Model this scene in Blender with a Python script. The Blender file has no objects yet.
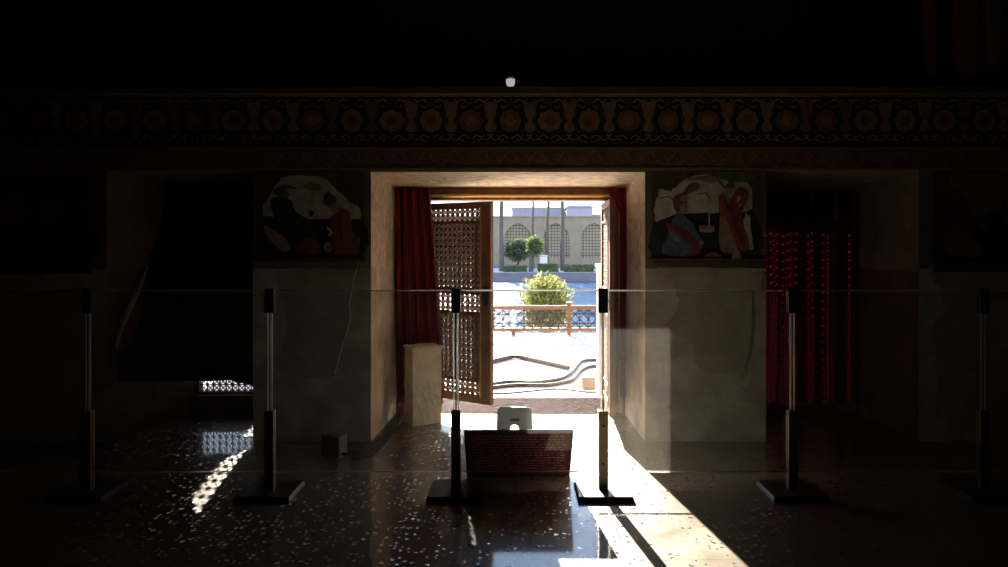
import bpy, bmesh, math, random
from mathutils import Vector, Matrix
random.seed(11)
S = bpy.context.scene
COL = S.collection
# ------------------------------------------------------------------ camera numbers (metres)
F, CX, CY, EYE = 728.0, 515.0, 242.0, 1.65
YW, YR, YE = 6.02, 6.98, 7.25          # front of thick wall, back of the alcoves, outside face
def P(px, py, Y): return Vector(((px-CX)/F*Y, Y, EYE-(py-CY)/F*Y))
def G(px, py, z=0.0):
    Y = (EYE-z)*F/(py-CY); return Vector(((px-CX)/F*Y, Y, z))
def XW(px, Y=YW): return (px-CX)/F*Y
def ZW(py, Y=YW): return EYE-(py-CY)/F*Y

# ------------------------------------------------------------------ materials
def nt(m): m.use_nodes = True; n = m.node_tree; return n, n.nodes, n.links
def mat(name, c, rough=.7, metal=0, var=0.0, vs=6.0, bump=0.0, bs=40.0, c2=None, spec=.5, transl=0.0):
    m = bpy.data.materials.new(name); t, N, L = nt(m)
    b = N['Principled BSDF']; b.inputs['Roughness'].default_value = rough
    b.inputs['Metallic'].default_value = metal; b.inputs['Specular IOR Level'].default_value = spec
    c = tuple(c)+(1,); b.inputs['Base Color'].default_value = c
    if c2 is None: c2 = tuple(max(0, x*(1-var)) for x in c[:3])
    c2 = tuple(c2)+(1,)
    tc = N.new('ShaderNodeTexCoord')
    n = N.new('ShaderNodeTexNoise'); n.inputs['Scale'].default_value = vs; n.inputs['Detail'].default_value = 6
    n.inputs['Roughness'].default_value = .62
    L.new(tc.outputs['Object'], n.inputs['Vector'])
    r = N.new('ShaderNodeValToRGB'); r.color_ramp.elements[0].position = .34; r.color_ramp.elements[1].position = .66
    r.color_ramp.elements[0].color = c2; r.color_ramp.elements[1].color = c
    L.new(n.outputs['Fac'], r.inputs['Fac']); L.new(r.outputs['Color'], b.inputs['Base Color'])
    if bump > 0:
        n2 = N.new('ShaderNodeTexNoise'); n2.inputs['Scale'].default_value = bs; n2.inputs['Detail'].default_value = 8
        L.new(tc.outputs['Object'], n2.inputs['Vector'])
        bp = N.new('ShaderNodeBump'); bp.inputs['Strength'].default_value = bump; bp.inputs['Distance'].default_value = .02
        L.new(n2.outputs['Fac'], bp.inputs['Height']); L.new(bp.outputs['Normal'], b.inputs['Normal'])
    if transl > 0:
        tr = N.new('ShaderNodeBsdfTranslucent'); L.new(r.outputs['Color'], tr.inputs['Color'])
        mx = N.new('ShaderNodeMixShader'); mx.inputs[0].default_value = transl
        o = N['Material Output']; L.new(b.outputs[0], mx.inputs[1]); L.new(tr.outputs[0], mx.inputs[2]); L.new(mx.outputs[0], o.inputs['Surface'])
    return m

def dado_mat(name, up, low, zline, bump=.5):
    """plaster painted in two colours above and below a line at height zline"""
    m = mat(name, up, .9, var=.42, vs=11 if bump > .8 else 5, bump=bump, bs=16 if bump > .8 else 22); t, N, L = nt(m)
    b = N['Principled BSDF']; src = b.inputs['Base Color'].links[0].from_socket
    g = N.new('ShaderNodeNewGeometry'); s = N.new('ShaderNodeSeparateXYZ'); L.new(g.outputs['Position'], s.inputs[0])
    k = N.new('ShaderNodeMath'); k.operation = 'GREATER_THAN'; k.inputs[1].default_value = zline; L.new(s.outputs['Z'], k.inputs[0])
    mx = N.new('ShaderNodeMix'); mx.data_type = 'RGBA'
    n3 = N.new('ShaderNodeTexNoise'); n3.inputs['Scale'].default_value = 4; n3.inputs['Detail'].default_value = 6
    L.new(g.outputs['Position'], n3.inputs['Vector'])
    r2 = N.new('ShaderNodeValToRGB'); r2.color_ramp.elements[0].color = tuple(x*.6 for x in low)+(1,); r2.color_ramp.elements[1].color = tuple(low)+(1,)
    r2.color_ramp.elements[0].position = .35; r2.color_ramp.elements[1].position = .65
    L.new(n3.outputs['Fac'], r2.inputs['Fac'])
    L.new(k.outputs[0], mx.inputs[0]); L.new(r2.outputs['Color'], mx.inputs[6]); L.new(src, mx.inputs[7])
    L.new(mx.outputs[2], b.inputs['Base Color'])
    return m

def floor_mat():
    m = bpy.data.materials.new('worn_stone_floor'); t, N, L = nt(m); b = N['Principled BSDF']
    g = N.new('ShaderNodeNewGeometry')
    br = N.new('ShaderNodeTexBrick'); br.offset = .5
    for k, v in dict(Scale=1.0).items(): br.inputs[k].default_value = v
    br.inputs['Brick Width'].default_value = .92; br.inputs['Row Height'].default_value = .63
    br.inputs['Mortar Size'].default_value = .004; br.inputs['Mortar Smooth'].default_value = .3
    br.inputs['Color1'].default_value = (.19, .145, .098, 1); br.inputs['Color2'].default_value = (.155, .115, .076, 1)
    br.inputs['Mortar'].default_value = (.08, .055, .035, 1)
    L.new(g.outputs['Position'], br.inputs['Vector'])
    n = N.new('ShaderNodeTexNoise'); n.inputs['Scale'].default_value = 3.2; n.inputs['Detail'].default_value = 9; n.inputs['Roughness'].default_value = .65
    L.new(g.outputs['Position'], n.inputs['Vector'])
    mr = N.new('ShaderNodeMapRange'); mr.inputs[1].default_value = .3; mr.inputs[2].default_value = .7; mr.inputs[3].default_value = .72; mr.inputs[4].default_value = 1.12
    L.new(n.outputs['Fac'], mr.inputs[0])
    mu = N.new('ShaderNodeMix'); mu.data_type = 'RGBA'; mu.blend_type = 'MULTIPLY'; mu.inputs[0].default_value = 1
    L.new(br.outputs['Color'], mu.inputs[6]); L.new(mr.outputs[0], mu.inputs[7])
    # chips of polished aggregate
    nd = N.new('ShaderNodeTexNoise'); nd.inputs['Scale'].default_value = 30; nd.inputs['Detail'].default_value = 3
    L.new(g.outputs['Position'], nd.inputs['Vector'])
    vm = N.new('ShaderNodeVectorMath'); vm.operation = 'SCALE'; vm.inputs['Scale'].default_value = .05; L.new(nd.outputs['Color'], vm.inputs[0])
    va = N.new('ShaderNodeVectorMath'); va.operation = 'ADD'; L.new(g.outputs['Position'], va.inputs[0]); L.new(vm.outputs[0], va.inputs[1])
    v = N.new('ShaderNodeTexVoronoi'); v.voronoi_dimensions = '2D'; v.inputs['Scale'].default_value = 26; L.new(va.outputs[0], v.inputs['Vector'])
    sp = N.new('ShaderNodeSeparateColor'); L.new(v.outputs['Color'], sp.inputs[0])
    # patchy density
    n4 = N.new('ShaderNodeTexNoise'); n4.inputs['Scale'].default_value = 1.6; n4.inputs['Detail'].default_value = 3; L.new(g.outputs['Position'], n4.inputs['Vector'])
    th = N.new('ShaderNodeMapRange'); th.inputs[1].default_value = .35; th.inputs[2].default_value = .65; th.inputs[3].default_value = .84; th.inputs[4].default_value = .5
    L.new(n4.outputs['Fac'], th.inputs[0])
    gt = N.new('ShaderNodeMath'); gt.operation = 'GREATER_THAN'; L.new(sp.outputs[0], gt.inputs[0]); L.new(th.outputs[0], gt.inputs[1])
    rs = N.new('ShaderNodeMath'); rs.operation = 'MULTIPLY_ADD'; rs.inputs[1].default_value = .24; rs.inputs[2].default_value = .10; L.new(sp.outputs[1], rs.inputs[0])
    lt = N.new('ShaderNodeMath'); lt.operation = 'LESS_THAN'; L.new(v.outputs['Distance'], lt.inputs[0]); L.new(rs.outputs[0], lt.inputs[1])
    ch = N.new('ShaderNodeMath'); ch.operation = 'MULTIPLY'; L.new(gt.outputs[0], ch.inputs[0]); L.new(lt.outputs[0], ch.inputs[1])
    c2 = N.new('ShaderNodeMix'); c2.data_type = 'RGBA'; c2.inputs[7].default_value = (.72, .74, .76, 1)
    L.new(ch.outputs[0], c2.inputs[0]); L.new(mu.outputs[2], c2.inputs[6]); L.new(c2.outputs[2], b.inputs['Base Color'])
    ro = N.new('ShaderNodeMix'); ro.data_type = 'FLOAT'; ro.inputs[3].default_value = .16
    rr = N.new('ShaderNodeMapRange'); rr.inputs[1].default_value = .3; rr.inputs[2].default_value = .7; rr.inputs[3].default_value = .36; rr.inputs[4].default_value = .52
    L.new(n.outputs['Fac'], rr.inputs[0]); L.new(rr.outputs[0], ro.inputs[2])
    L.new(ch.outputs[0], ro.inputs[0]); L.new(ro.outputs[0], b.inputs['Roughness'])
    b.inputs['Specular IOR Level'].default_value = .5; b.inputs['Coat Weight'].default_value = 1.0; b.inputs['Coat IOR'].default_value = 1.6; b.inputs['Coat Roughness'].default_value = .07
    io = N.new('ShaderNodeMix'); io.data_type = 'FLOAT'; io.inputs[2].default_value = 1.45; io.inputs[3].default_value = 2.3
    L.new(ch.outputs[0], io.inputs[0]); L.new(io.outputs[0], b.inputs['IOR'])
    # bump: fine wear, chips tilt every which way
    nb = N.new('ShaderNodeTexNoise'); nb.inputs['Scale'].default_value = 45; nb.inputs['Detail'].default_value = 2; L.new(g.outputs['Position'], nb.inputs['Vector'])
    hb = N.new('ShaderNodeMath'); hb.operation = 'MULTIPLY'; L.new(nb.outputs['Fac'], hb.inputs[0]); L.new(ch.outputs[0], hb.inputs[1])
    hs = N.new('ShaderNodeMath'); hs.operation = 'MULTIPLY_ADD'; hs.inputs[1].default_value = .05; L.new(n.outputs['Fac'], hs.inputs[0]); L.new(hb.outputs[0], hs.inputs[2])
    hm = N.new('ShaderNodeMath'); hm.operation = 'MULTIPLY_ADD'; hm.inputs[1].default_value = -.5; L.new(br.outputs['Fac'], hm.inputs[0]); L.new(hs.outputs[0], hm.inputs[2])
    bp = N.new('ShaderNodeBump'); bp.inputs['Strength'].default_value = .5; bp.inputs['Distance'].default_value = .012
    L.new(hm.outputs[0], bp.inputs['Height'])
    v1 = N.new('ShaderNodeVectorMath'); v1.operation = 'SUBTRACT'; v1.inputs[1].default_value = (.5, .5, .5); L.new(v.outputs['Color'], v1.inputs[0])
    v2 = N.new('ShaderNodeVectorMath'); v2.operation = 'MULTIPLY'; v2.inputs[1].default_value = (.75, .75, 0); L.new(v1.outputs[0], v2.inputs[0])
    v3 = N.new('ShaderNodeVectorMath'); v3.operation = 'SCALE'; L.new(v2.outputs[0], v3.inputs[0]); L.new(ch.outputs[0], v3.inputs['Scale'])
    v4 = N.new('ShaderNodeVectorMath'); v4.operation = 'ADD'; L.new(bp.outputs['Normal'], v4.inputs[0]); L.new(v3.outputs[0], v4.inputs[1])
    v5 = N.new('ShaderNodeVectorMath'); v5.operation = 'NORMALIZE'; L.new(v4.outputs[0], v5.inputs[0]); L.new(v5.outputs[0], b.inputs['Normal'])
    me = N.new('ShaderNodeMath'); me.operation = 'MULTIPLY'; me.inputs[1].default_value = .9; L.new(ch.outputs[0], me.inputs[0]); L.new(me.outputs[0], b.inputs['Metallic'])
    return m

def glass_mat():
    m = bpy.data.materials.new('clear_glass'); t, N, L = nt(m); N.remove(N['Principled BSDF'])
    tr = N.new('ShaderNodeBsdfTransparent'); tr.inputs['Color'].default_value = (.965, .975, .97, 1)
    gl = N.new('ShaderNodeBsdfGlossy'); gl.inputs['Roughness'].default_value = 0.0
    fr = N.new('ShaderNodeFresnel'); fr.inputs['IOR'].default_value = 2.1
    gb = N.new('ShaderNodeNewGeometry'); iv = N.new('ShaderNodeMath'); iv.operation = 'SUBTRACT'; iv.inputs[0].default_value = 1; L.new(gb.outputs['Backfacing'], iv.inputs[1])
    fm = N.new('ShaderNodeMath'); fm.operation = 'MULTIPLY'; L.new(fr.outputs[0], fm.inputs[0]); L.new(iv.outputs[0], fm.inputs[1])
    mx = N.new('ShaderNodeMixShader'); L.new(fm.outputs[0], mx.inputs[0]); L.new(tr.outputs[0], mx.inputs[1]); L.new(gl.outputs[0], mx.inputs[2])
    g = N.new('ShaderNodeNewGeometry'); n = N.new('ShaderNodeTexNoise'); n.inputs['Scale'].default_value = 55; n.inputs['Detail'].default_value = 5; L.new(g.outputs['Position'], n.inputs['Vector'])
    mr = N.new('ShaderNodeMapRange'); mr.inputs[1].default_value = .35; mr.inputs[2].default_value = .7; mr.inputs[3].default_value = .0022; mr.inputs[4].default_value = .0050; L.new(n.outputs['Fac'], mr.inputs[0])
    du = N.new('ShaderNodeBsdfTranslucent'); du.inputs['Color'].default_value = (.95, .93, .88, 1)
    m2 = N.new('ShaderNodeMixShader'); L.new(mr.outputs[0], m2.inputs[0]); L.new(mx.outputs[0], m2.inputs[1]); L.new(du.outputs[0], m2.inputs[2])
    L.new(m2.outputs[0], N['Material Output'].inputs['Surface'])
    return m

def water_mat():
    m = mat('pool_water', (.025, .085, .175), .12, var=.3, vs=.4, spec=.05); t, N, L = nt(m); b = N['Principled BSDF']
    tc = N.new('ShaderNodeTexCoord'); mp = N.new('ShaderNodeMapping'); mp.inputs['Scale'].default_value = (1.2, .8, 1)
    L.new(tc.outputs['Object'], mp.inputs[0])
    n = N.new('ShaderNodeTexNoise'); n.inputs['Scale'].default_value = 3.5; n.inputs['Detail'].default_value = 4; L.new(mp.outputs[0], n.inputs['Vector'])
    bp = N.new('ShaderNodeBump'); bp.inputs['Strength'].default_value = 1; bp.inputs['Distance'].default_value = .10
    L.new(n.outputs['Fac'], bp.inputs['Height']); L.new(bp.outputs['Normal'], b.inputs['Normal'])
    return m

M = {}
M['floor'] = floor_mat()
M['glass'] = glass_mat()
M['water'] = water_mat()
def edge_mat():
    m = mat('polished_glass_edge', (.93, .97, .95), .35, metal=.9, var=.03); t, N, L = nt(m)
    g = N.new('ShaderNodeBsdfGlass'); g.inputs['Roughness'].default_value = .45; g.inputs['IOR'].default_value = 1.5
    mx = N.new('ShaderNodeMixShader'); mx.inputs[0].default_value = .6; o = N['Material Output']
    L.new(N['Principled BSDF'].outputs[0], mx.inputs[1]); L.new(g.outputs[0], mx.inputs[2]); L.new(mx.outputs[0], o.inputs['Surface']); return m
M['edge'] = edge_mat()
M['plaster'] = mat('grey_plaster', (.36, .31, .23), .9, var=.35, vs=4, bump=.5, bs=18)
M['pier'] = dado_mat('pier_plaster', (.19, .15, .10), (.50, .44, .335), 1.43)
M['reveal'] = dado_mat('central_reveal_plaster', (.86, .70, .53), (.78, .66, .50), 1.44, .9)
M['alcove'] = dado_mat('alcove_plaster', (.36, .275, .195), (.24, .105, .08), 1.40, .7)
M['patch'] = mat('old_exposed_plaster', (.38, .32, .235), .95, var=.28, vs=7, bump=.3, bs=30)
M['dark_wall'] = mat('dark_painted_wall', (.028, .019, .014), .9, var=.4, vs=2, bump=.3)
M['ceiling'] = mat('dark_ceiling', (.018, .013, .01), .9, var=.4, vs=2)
M['exterior'] = mat('exterior_plaster', (.62, .56, .46), .9, var=.15, vs=3, bump=.3)
M['ledge'] = mat('ledge_wood', (.23, .155, .075), .65, var=.35, vs=7)
M['ornament'] = mat('ornament_brown', (.21, .115, .065), .8, var=.4, vs=12)
M['ornament_light'] = mat('ornament_gilt', (.32, .18, .09), .7, var=.4, vs=20)
M['frieze_dark'] = mat('frieze_blue_black', (.012, .016, .018), .8, var=.4, vs=15)
M['frieze_gold'] = mat('frieze_ochre', (.40, .24, .105), .75, var=.45, vs=18, c2=(.22, .115, .055))
M['frieze_red'] = mat('frieze_rust', (.26, .11, .05), .75, var=.4, vs=15)
M['frieze_cream'] = mat('frieze_cream', (.46, .36, .21), .75, var=.4, vs=25)
M['frieze_blue'] = mat('frieze_slate', (.07, .10, .12), .75, var=.4, vs=15)
M['wood'] = mat('door_wood', (.25, .115, .055), .55, var=.45, vs=9, bump=.2, bs=60)
M['sill'] = mat('dark_sill_wood', (.24, .105, .055), .6, var=.45, vs=8, bump=.2, bs=40, spec=.3)
M['wood_lattice'] = mat('lattice_wood', (.22, .12, .065), .65, var=.4, vs=14)
M['wood_pale'] = mat('bead_wood', (.48, .29, .14), .55, var=.3, vs=10)
M['red'] = mat('red_curtain', (.20, .005, .016), .85, var=.35, vs=5, bump=.2, bs=90, transl=.15)
M['redthin'] = mat('thin_red_curtain', (.050, .002, .005), .85, var=.3, vs=5, transl=.5)
M['darkcloth'] = mat('dark_curtain', (.020, .012, .013), .9, var=.3, vs=6, bump=.2, bs=60)
M['lining'] = mat('curtain_lining', (.85, .76, .73), .9, var=.25, vs=9, transl=.5)  # pale tone stands for window light on the folded edge
M['gold'] = mat('gold_rod', (.80, .55, .2), .42, metal=.7, var=.15)
M['plinth'] = mat('plinth_plaster', (.80, .70, .52), .9, var=.3, vs=8, bump=.7, bs=25)
M['cable'] = mat('black_cable', (.03, .028, .026), .4, var=.3)
M['greybox'] = mat('grey_box', (.17, .165, .155), .5, var=.2)
M['metal'] = mat('bronze_metal', (.30, .25, .21), .32, metal=.9, var=.2, vs=14)
M['blackmetal'] = mat('black_metal', (.018, .017, .017), .42, var=.3)
M['board'] = mat('wine_red_board', (.24, .034, .055), .5, var=.35, vs=10)
M['boardframe'] = mat('dark_board_frame', (.045, .038, .034), .5, var=.3)
M['letter'] = mat('pale_lettering', (.85, .55, .55), .6, var=.3, vs=50)
M['stool'] = mat('pale_grey_plastic', (.60, .70, .70), .42, var=.12, vs=8)
M['white'] = mat('white_paint', (.80, .78, .72), .5, var=.1)
M['lampwhite'] = mat('frosted_white', (.85, .84, .80), .35, var=.1)
M['lampwhite'].node_tree.nodes['Principled BSDF'].inputs['Emission Color'].default_value = (1, .96, .86, 1); M['lampwhite'].node_tree.nodes['Principled BSDF'].inputs['Emission Strength'].default_value = .22
M['terrace'] = mat('terrace_stone', (.76, .70, .60), .9, var=.16, vs=9, bump=.3, bs=14)
M['hose'] = mat('brown_hose', (.075, .055, .04), .55, var=.3, vs=12)
M['greyhose'] = mat('grey_cable', (.15, .14, .13), .6, var=.3)
M['rope'] = mat('tan_rope', (.15, .105, .06), .85, var=.4, vs=22, bump=.6, bs=60)
M['carton'] = mat('tan_box', (.20, .14, .09), .75, var=.2)
M['railwood'] = mat('railing_wood', (.24, .115, .055), .6, var=.3, vs=8)
M['raillattice'] = mat('railing_lattice', (.06, .045, .04), .6, var=.3, vs=8)
M['bank'] = mat('pool_bank_stone', (.18, .17, .185), .85, var=.25, vs=1.2)
M['green_water_edge'] = mat('mossy_edge', (.20, .27, .20), .8, var=.3, vs=.8)
M['plaza'] = mat('plaza_paving', (.62, .56, .48), .9, var=.2, vs=1)
M['brickwall'] = mat('arcade_brick', (.275, .22, .15), .9, var=.18, vs=1.5, bump=.3, bs=8)
M['screen'] = mat('arch_screen', (.60, .52, .38), .85, var=.15, vs=3)
M['screenbar'] = mat('arch_lattice', (.20, .16, .11), .85, var=.3, vs=3)
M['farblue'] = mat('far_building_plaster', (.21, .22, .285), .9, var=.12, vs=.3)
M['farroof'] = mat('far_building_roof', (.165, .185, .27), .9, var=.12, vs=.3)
M['bark'] = mat('tree_bark', (.125, .10, .075), .9, var=.3, vs=2, bump=.5, bs=6)
M['leaf_dark'] = mat('dark_leaves', (.14, .17, .08), .7, var=.5, vs=3, transl=.35)
M['leaf_mid'] = mat('green_leaves', (.15, .20, .06), .7, var=.5, vs=3, transl=.4)
M['leaf_yellow'] = mat('yellow_green_leaves', (.24, .25, .06), .65, var=.45, vs=7, transl=.5)
for k, c in dict(white=(.68, .61, .50), sky=(.12, .15, .16), ground=(.016, .022, .018), blue=(.10, .15, .21), maroon=(.22, .035, .045), red=(.34, .07, .035),
                 skin=(.42, .28, .19), hair=(.18, .10, .055), tan=(.33, .25, .16), border=(.10, .068, .042), orange=(.30, .10, .03), grey=(.17, .165, .15), green=(.028, .034, .024), line=(.09, .06, .04)).items():
    M['f_'+k] = mat('paint_'+k, tuple(min(.8, x*1.0) for x in c), .85, var=.4, vs=14)

# ------------------------------------------------------------------ mesh collecting
class MB:
    def __init__(s): s.v = []; s.f = []; s.m = []; s.mats = []; s.sm = []
    def mi(s, m):
        if m not in s.mats: s.mats.append(m)
        return s.mats.index(m)
    def add(s, vs, fs, m, smooth=False):
        o = len(s.v); k = s.mi(m); s.v += [tuple(v) for v in vs]
        for f in fs: s.f.append([i+o for i in f]); s.m.append(k); s.sm.append(smooth)
    def box(s, a, b, m, rot=None, org=None):
        (x0, y0, z0), (x1, y1, z1) = a, b
        vs = [Vector(p) for p in ((x0,y0,z0),(x1,y0,z0),(x1,y1,z0),(x0,y1,z0),(x0,y0,z1),(x1,y0,z1),(x1,y1,z1),(x0,y1,z1))]
        if rot is not None: vs = [rot @ v for v in vs]
        if org is not None: vs = [v+Vector(org) for v in vs]
        s.add(vs, [(3,2,1,0),(4,5,6,7),(0,1,5,4),(1,2,6,5),(2,3,7,6),(3,0,4,7)], m)
    def hexa(s, lo, hi, m):
        """prism from a lower quad and an upper quad (same winding, seen from above ccw)"""
        s.add(list(lo)+list(hi), [(3,2,1,0),(4,5,6,7),(0,1,5,4),(1,2,6,5),(2,3,7,6),(3,0,4,7)], m)
    def tube(s, pts, r, m, n=8, r1=None, smooth=True):
        pts = [Vector(p) for p in pts]; rings = []; K = len(pts)
        for i, p in enumerate(pts):
            d = (pts[min(i+1, K-1)]-pts[max(i-1, 0)]).normalized()
            u = d.cross(Vector((0, 0, 1)) if abs(d.z) < .9 else Vector((1, 0, 0))).normalized(); w = d.cross(u)
            rr = r if r1 is None else r+(r1-r)*i/(K-1)
            rings.append([p+(u*math.cos(2*math.pi*k/n)+w*math.sin(2*math.pi*k/n))*rr for k in range(n)])
        vs = [v for ring in rings for v in ring]; fs = []
        for i in range(K-1):
            for k in range(n): fs.append((i*n+k, i*n+(k+1) % n, (i+1)*n+(k+1) % n, (i+1)*n+k))
        s.add(vs, fs, m, smooth); s.add(rings[0], [tuple(range(n))], m); s.add(rings[-1], [tuple(range(n-1, -1, -1))], m)
    def lathe(s, prof, c, m, n=20):
        vs = []; fs = []; K = len(prof)
        for r, z in prof:
            for k in range(n): vs.append((c[0]+r*math.cos(2*math.pi*k/n), c[1]+r*math.sin(2*math.pi*k/n), c[2]+z))
        for i in range(K-1):
            for k in range(n): fs.append((i*n+k, i*n+(k+1) % n, (i+1)*n+(k+1) % n, (i+1)*n+k))
        s.add(vs, fs, m, True)
    def slab(s, pts, y0, y1, m):
        """outline in x,z extruded from y0 (front) to y1 (back)"""
        n = len(pts); area = sum(pts[i][0]*pts[(i+1) % n][1]-pts[(i+1) % n][0]*pts[i][1] for i in range(n))
        if area < 0: pts = pts[::-1]
        vs = [(x, y0, z) for x, z in pts]+[(x, y1, z) for x, z in pts]
        fs = [tuple(range(n)), tuple(range(2*n-1, n-1, -1))]+[(i, i+n, (i+1) % n+n, (i+1) % n) for i in range(n)]
        s.add(vs, fs, m)
    def ribbon(s, pts, w, y, m, th=.003):
        for a, b in zip(pts[:-1], pts[1:]):
            d = Vector((b[0]-a[0], b[1]-a[1]));
            if d.length < 1e-6: continue
            q = Vector((-d.y, d.x)).normalized()*w/2
            s.slab([(a[0]-q.x, a[1]-q.y), (b[0]-q.x, b[1]-q.y), (b[0]+q.x, b[1]+q.y), (a[0]+q.x, a[1]+q.y)], y, y+th, m)
    def build(s, name, parent=None, bevel=0, loc=None):
        me = bpy.data.meshes.new(name); me.from_pydata(s.v, [], s.f)
        for m in s.mats: me.materials.append(m)
        me.polygons.foreach_set('material_index', s.m); me.polygons.foreach_set('use_smooth', s.sm); me.update()
        o = bpy.data.objects.new(name, me); COL.objects.link(o)
        if parent is not None: o.parent = parent
        if loc is not None: o.location = loc
        if bevel:
            b = o.modifiers.new('bevel', 'BEVEL'); b.width = bevel; b.segments = 2; b.limit_method = 'ANGLE'
        return o
def tag(o, label, cat, group=None, kind=None):
    o['label'] = label; o['category'] = cat
    if group: o['group'] = group
    if kind: o['kind'] = kind
    return o
def thing(name, label, cat, loc=(0, 0, 0), rz=0, group=None):
    o = bpy.data.objects.new(name, None); COL.objects.link(o); o.location = loc; o.rotation_euler = (0, 0, rz); o.empty_display_size = .1
    return tag(o, label, cat, group)
def struct(o, label=None):
    o['kind'] = 'structure'
    if label: o['label'] = label
    return o
def spline(pts, n=8):
    pts = [Vector(p) for p in pts]; out = []
    for i in range(len(pts)-1):
        p0, p1, p2, p3 = pts[max(i-1, 0)], pts[i], pts[i+1], pts[min(i+2, len(pts)-1)]
        for k in range(n):
            t = k/n; out.append(.5*((2*p1)+(p2-p0)*t+(2*p0-5*p1+4*p2-p3)*t*t+(3*p1-p0-3*p2+p3)*t**3))
    out.append(pts[-1]); return out

# ================================================================== SETTING
ROOM = (-6.2, 6.2, -5.0, 5.6)
b = MB(); b.box((-6.3, -5.1, -.15), (6.3, YE, 0), M['floor']); struct(b.build('floor'))
b = MB(); b.box((-6.4, -5.2, 5.6), (6.4, YE, 5.8), M['ceiling']); struct(b.build('ceiling'))
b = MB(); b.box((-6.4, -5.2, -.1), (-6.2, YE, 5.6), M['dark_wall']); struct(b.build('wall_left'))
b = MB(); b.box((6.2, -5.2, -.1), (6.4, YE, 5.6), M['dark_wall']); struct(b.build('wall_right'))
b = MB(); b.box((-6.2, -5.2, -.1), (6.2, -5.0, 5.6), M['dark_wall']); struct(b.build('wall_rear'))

# the thick wall with its three openings
b = MB(); TOP = 2.42
fx = [(-6.2, -6.2), (-3.374, -3.09), (-2.167, -2.20), (-1.191, -1.141), (1.075, 1.054), (2.076, 2.11), (3.341, 3.30), (6.2, 6.2)]
rev = [M['plaster'], M['alcove'], M['alcove'], M['reveal'], M['reveal'], M['alcove'], M['alcove'], M['plaster']]
def pier(i, j):
    (af, ar), (bf, br) = fx[i], fx[j]
    v = [(af, YW, 0), (bf, YW, 0), (br, YR, 0), (ar, YR, 0)]; vt = [(x, y, TOP) for x, y, z in v]
    allv = v+vt
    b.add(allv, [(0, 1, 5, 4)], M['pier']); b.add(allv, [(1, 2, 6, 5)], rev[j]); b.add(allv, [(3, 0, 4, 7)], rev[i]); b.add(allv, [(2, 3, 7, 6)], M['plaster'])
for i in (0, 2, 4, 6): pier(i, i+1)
heads = [(1, 2, 2.245, 2.20), (3, 4, 2.229, 2.17), (5, 6, 2.245, 2.20)]
for i, j, zf, zr in heads:
    (af, ar), (bf, br) = fx[i], fx[j]
    v = [(af, YW, zf), (bf, YW, zf), (br, YR, zr), (ar, YR, zr), (af, YW, TOP), (bf, YW, TOP), (br, YR, TOP), (ar, YR, TOP)]
    b.add(v, [(0, 1, 5, 4)], M['pier']); b.add(v, [(3, 2, 1, 0)], rev[i]); b.add(v, [(2, 3, 7, 6)], M['plaster'])
# outer leaf of the wall with window and door openings
OPEN = [(-3.10, -2.30, .175, 2.05), (-1.03, 1.01, 0, 2.13), (2.22, 3.24, .15, 1.86)]
xs = [-6.2]+[x for o in OPEN for x in o[:2]]+[6.2]
for k in range(0, 8, 2): b.box((xs[k], YR, 0), (xs[k+1], YE, TOP), M['alcove'])
for x0, x1, z0, z1 in OPEN:
    b.box((x0, YR, z1), (x1, YE, TOP), M['alcove'])
    if z0 > 0: b.box((x0, YR, 0), (x1, YE, z0), M['alcove'])
# upper wall
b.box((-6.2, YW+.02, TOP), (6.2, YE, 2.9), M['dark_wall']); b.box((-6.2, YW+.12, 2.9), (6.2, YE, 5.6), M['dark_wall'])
wf = struct(b.build('wall_front'))

# plaster losses on the piers (relief on the wall)
def crop(o, s): return lambda x, y: (XW(o[0]+x/s), ZW(o[1]+y/s))
c6 = crop((640, 260), 2.836); b = MB()
def ragged(pts, n=5, a=.012):
    out = []
    for i in range(len(pts)):
        p, q = Vector(pts[i]), Vector(pts[(i+1) % len(pts)])
        for k in range(n):
            t = k/n; w = p.lerp(q, t); out.append((w.x+random.uniform(-a, a), w.y+random.uniform(-a, a)))
    return out
pts = [c6(*p) for p in ((50,22),(55,60),(100,75),(112,115),(100,155),(75,185),(75,208),(130,218),(150,240),(158,290),(185,320),(290,330),(300,290),(315,240),(318,90),(345,85),(348,25))]
b.slab(ragged(pts), YW-.022, YW, M['patch']); b.build('plaster_patch', wf)
c7 = crop((900, 160), 1.77); b = MB()
pts = [c7(*p) for p in ((50,186),(55,215),(72,232),(80,262),(57,290),(60,340),(68,400),(62,455),(190,460),(190,186))]
b.slab(ragged(pts), YW-.022, YW, M['patch']); b.build('plaster_patch', wf)
c8 = crop((240, 150), 1.718); b = MB()
pts = [c8(*p) for p in ((60,205),(80,300),(70,360),(90,395),(165,390),(185,310),(195,250),(205,206))]
b.slab(ragged(pts, 5, .01), YW-.006, YW, M['patch']); b.build('plaster_patch', wf)

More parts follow.
